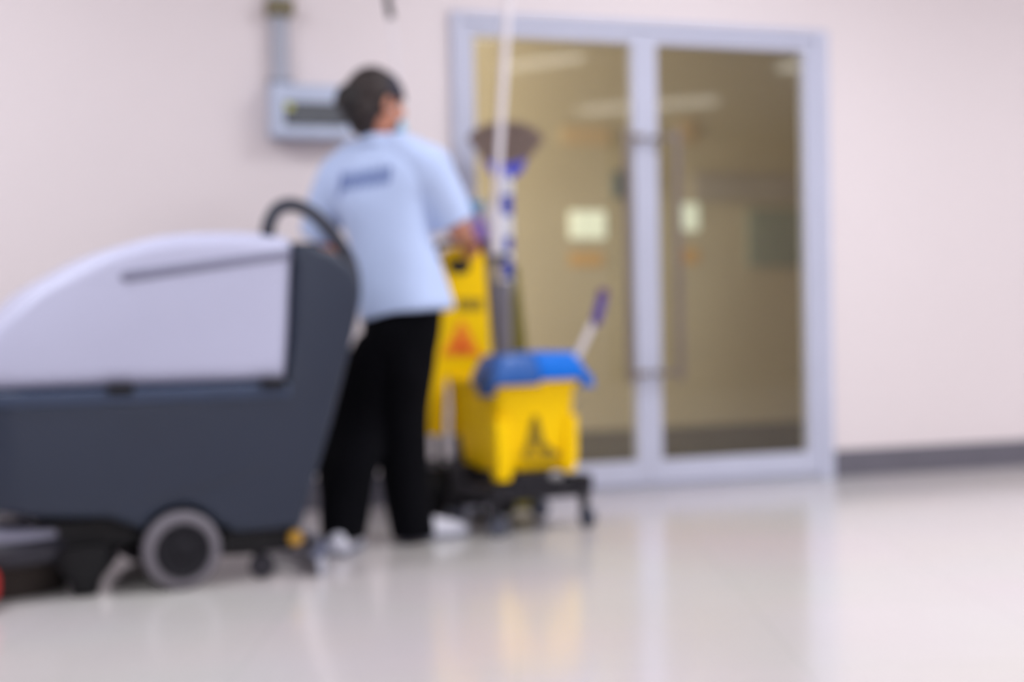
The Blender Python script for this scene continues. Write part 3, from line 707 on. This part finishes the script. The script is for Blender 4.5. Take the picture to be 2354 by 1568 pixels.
# printing on the back: strokes laid on the cloth
ME = shirt.data; tree = BVHTree.FromPolygons([v.co for v in ME.vertices], [tuple(p.vertices) for p in ME.polygons])
off = Vector((per.location.x, per.location.y, 0))
bm = bmesh.new()
def stroke(x0, y0, x1, y1, w_):
    a = Vector((x0, y0)); b = Vector((x1, y1)); d = (b-a).normalized(); n_ = Vector((-d.y, d.x))*w_/2; K = 4; rows = []
    for k in range(K+1):
        c = a+(b-a)*k/K; row = []
        for s in (-1, 1):
            q = c+n_*s; tgt = at(q.x, q.y, 4.7)-off
            hit = tree.ray_cast(Vector((tgt.x, tgt.y-1.5, tgt.z)), Vector((0, 1, 0)))
            if hit[0] is None: return
            row.append(hit[0]+hit[1]*.0016)
        rows.append(row)
    V = [[bm.verts.new(p) for p in r] for r in rows]
    for k in range(K): bm.faces.new((V[k][0], V[k][1], V[k+1][1], V[k+1][0]))
def glyph(x, base, hgt, w=12):
    # worn, unreadable uppercase marks: a slanted stem and a short bar each
    s_ = .14*hgt
    stroke(x, base, x+s_, base-hgt, 7); stroke(x+w*.6, base-hgt*.12, x+w*.6+s_*.8, base-hgt*.88, 6)
    stroke(x, base-hgt*(.9 if int(x) % 2 else .45), x+w*.7, base-hgt*(.9 if int(x) % 2 else .45), 6)
stroke(777, 452, 787, 396, 10)
for k in range(7): glyph(786+k*17, 441-k*2.1, 46)
pr = obj('back_print', bm, mat('navy_print', (108, 128, 180), .7), shirt, world=False)
# hair, bun, headscarf, mask
bm = bmesh.new()
ball(bm, h(0, -.02, .022), (.083, .093, .098), HM, 28, 18); ball(bm, h(0, -.052, -.035), (.070, .06, .07), HM); ball(bm, h(0, -.045, -.085), (.05, .045, .04), HM)
b2 = bake_remesh(bm, .005, 4, .004, .02)
obj('hair', b2, hair_m, per, world=True, ang=180)
bm = bmesh.new(); ball(bm, h(.0, -.108, -.005), (.052, .042, .054), HM, 20, 14); ball(bm, h(.0, -.075, -.05), (.048, .04, .05), HM, 20, 14)
b2 = bake_remesh(bm, .004, 3, .006, .02); obj('hair_bun', b2, mat('black_brown_hair', (20, 13, 14), .6, bump=.4, bscale=160), per, world=True, ang=180)
bm = bmesh.new()
lathe(bm, [(.004, .112), (.03, .108), (.06, .088), (.08, .058), (.088, .03), (.09, .012), (.086, .012), (.08, .04), (.06, .075), (.004, .1)], (0, 0, 0), n=32)
bmesh.ops.delete(bm, geom=[v for v in bm.verts if v.co.y < -.012-.25*(v.co.z-.05)], context='VERTS')
bmesh.ops.transform(bm, matrix=Matrix.Translation(HC) @ HM.to_4x4() @ Matrix.Translation((0, 0, 0)) @ Matrix.Diagonal((.97, 1.08, 1.0, 1)), verts=bm.verts)
obj('head_scarf', bm, mat('navy_scarf', (36, 32, 48), .7), per, world=True)
bm = bmesh.new(); ball(bm, h(0, .062, -.074), (.048, .05, .04), HM, 24, 14)
bmesh.ops.delete(bm, geom=[v for v in bm.verts if (HM.transposed() @ (v.co-HC)).y < .05], context='VERTS')
obj('face_mask', bm, mat('mask_blue', (140, 190, 214), .7), per, world=True)
for s in (-1, 1):
    bm = bmesh.new(); tube(bm, [h(s*.045, .07, -.05), h(s*.066, .03, -.03), h(s*.08, -.01, -.01)], .0014, 6, 4); obj('mask_strap', bm, MATS['mask_blue'], per, world=True)
# shoes
def shoe(name, heel, toe, lift=0):
    d = toe-heel; L_ = d.length; f = d.normalized(); a = math.atan2(f.y, f.x)
    T = Matrix.Translation(heel) @ Matrix.Rotation(a, 4, 'Z') @ Matrix.Rotation(lift, 4, 'Y')
    K = [(-.02, .028, .012), (0, .034, .06), (.05, .037, .075), (.10, .042, .066), (.16, .046, .052), (.205, .042, .04), (.235, .026, .03), (.243, .008, .018)]
    sc_ = L_/.235
    rings = []
    for x, w_, hh in K:
        rings.append([Vector((x*sc_, w_*math.copysign(abs(math.cos(t))**.8, math.cos(t)), .012+max(0, hh*math.copysign(abs(math.sin(t))**.9, math.sin(t))))) for t in [2*PI*k/20 for k in range(20)]])
    bm = bmesh.new(); rings_to_mesh(bm, rings); bm.transform(T); s = obj(name, bm, shoe_m, per, world=True, ang=60)
    bm = bmesh.new()
    rings_to_mesh(bm, [[Vector((x*sc_, (w_+.003)*sg, z)) for (x, w_, sg) in [(k[0], k[1], 1) for k in K]+[(k[0], k[1], -1) for k in K[::-1]]] for z in (.0005, .014, .018)])
    bm.transform(T); obj('sole', bm, sole_m, s, world=True, ang=30)
fr_ = lambda x, y: onplane(x, y, Vector((0, 0, 0)), Vector((0, 0, 1)))
shoe('shoe', fr_(932, 1243), fr_(932, 1243)+Vector((.86, .45, 0)).normalized()*.225)
hl = Vector((p_(776, 1262, 4.50).x, 4.50, .0)); shoe('shoe', hl, hl+Vector((.12, .99, 0)).normalized()*.225)
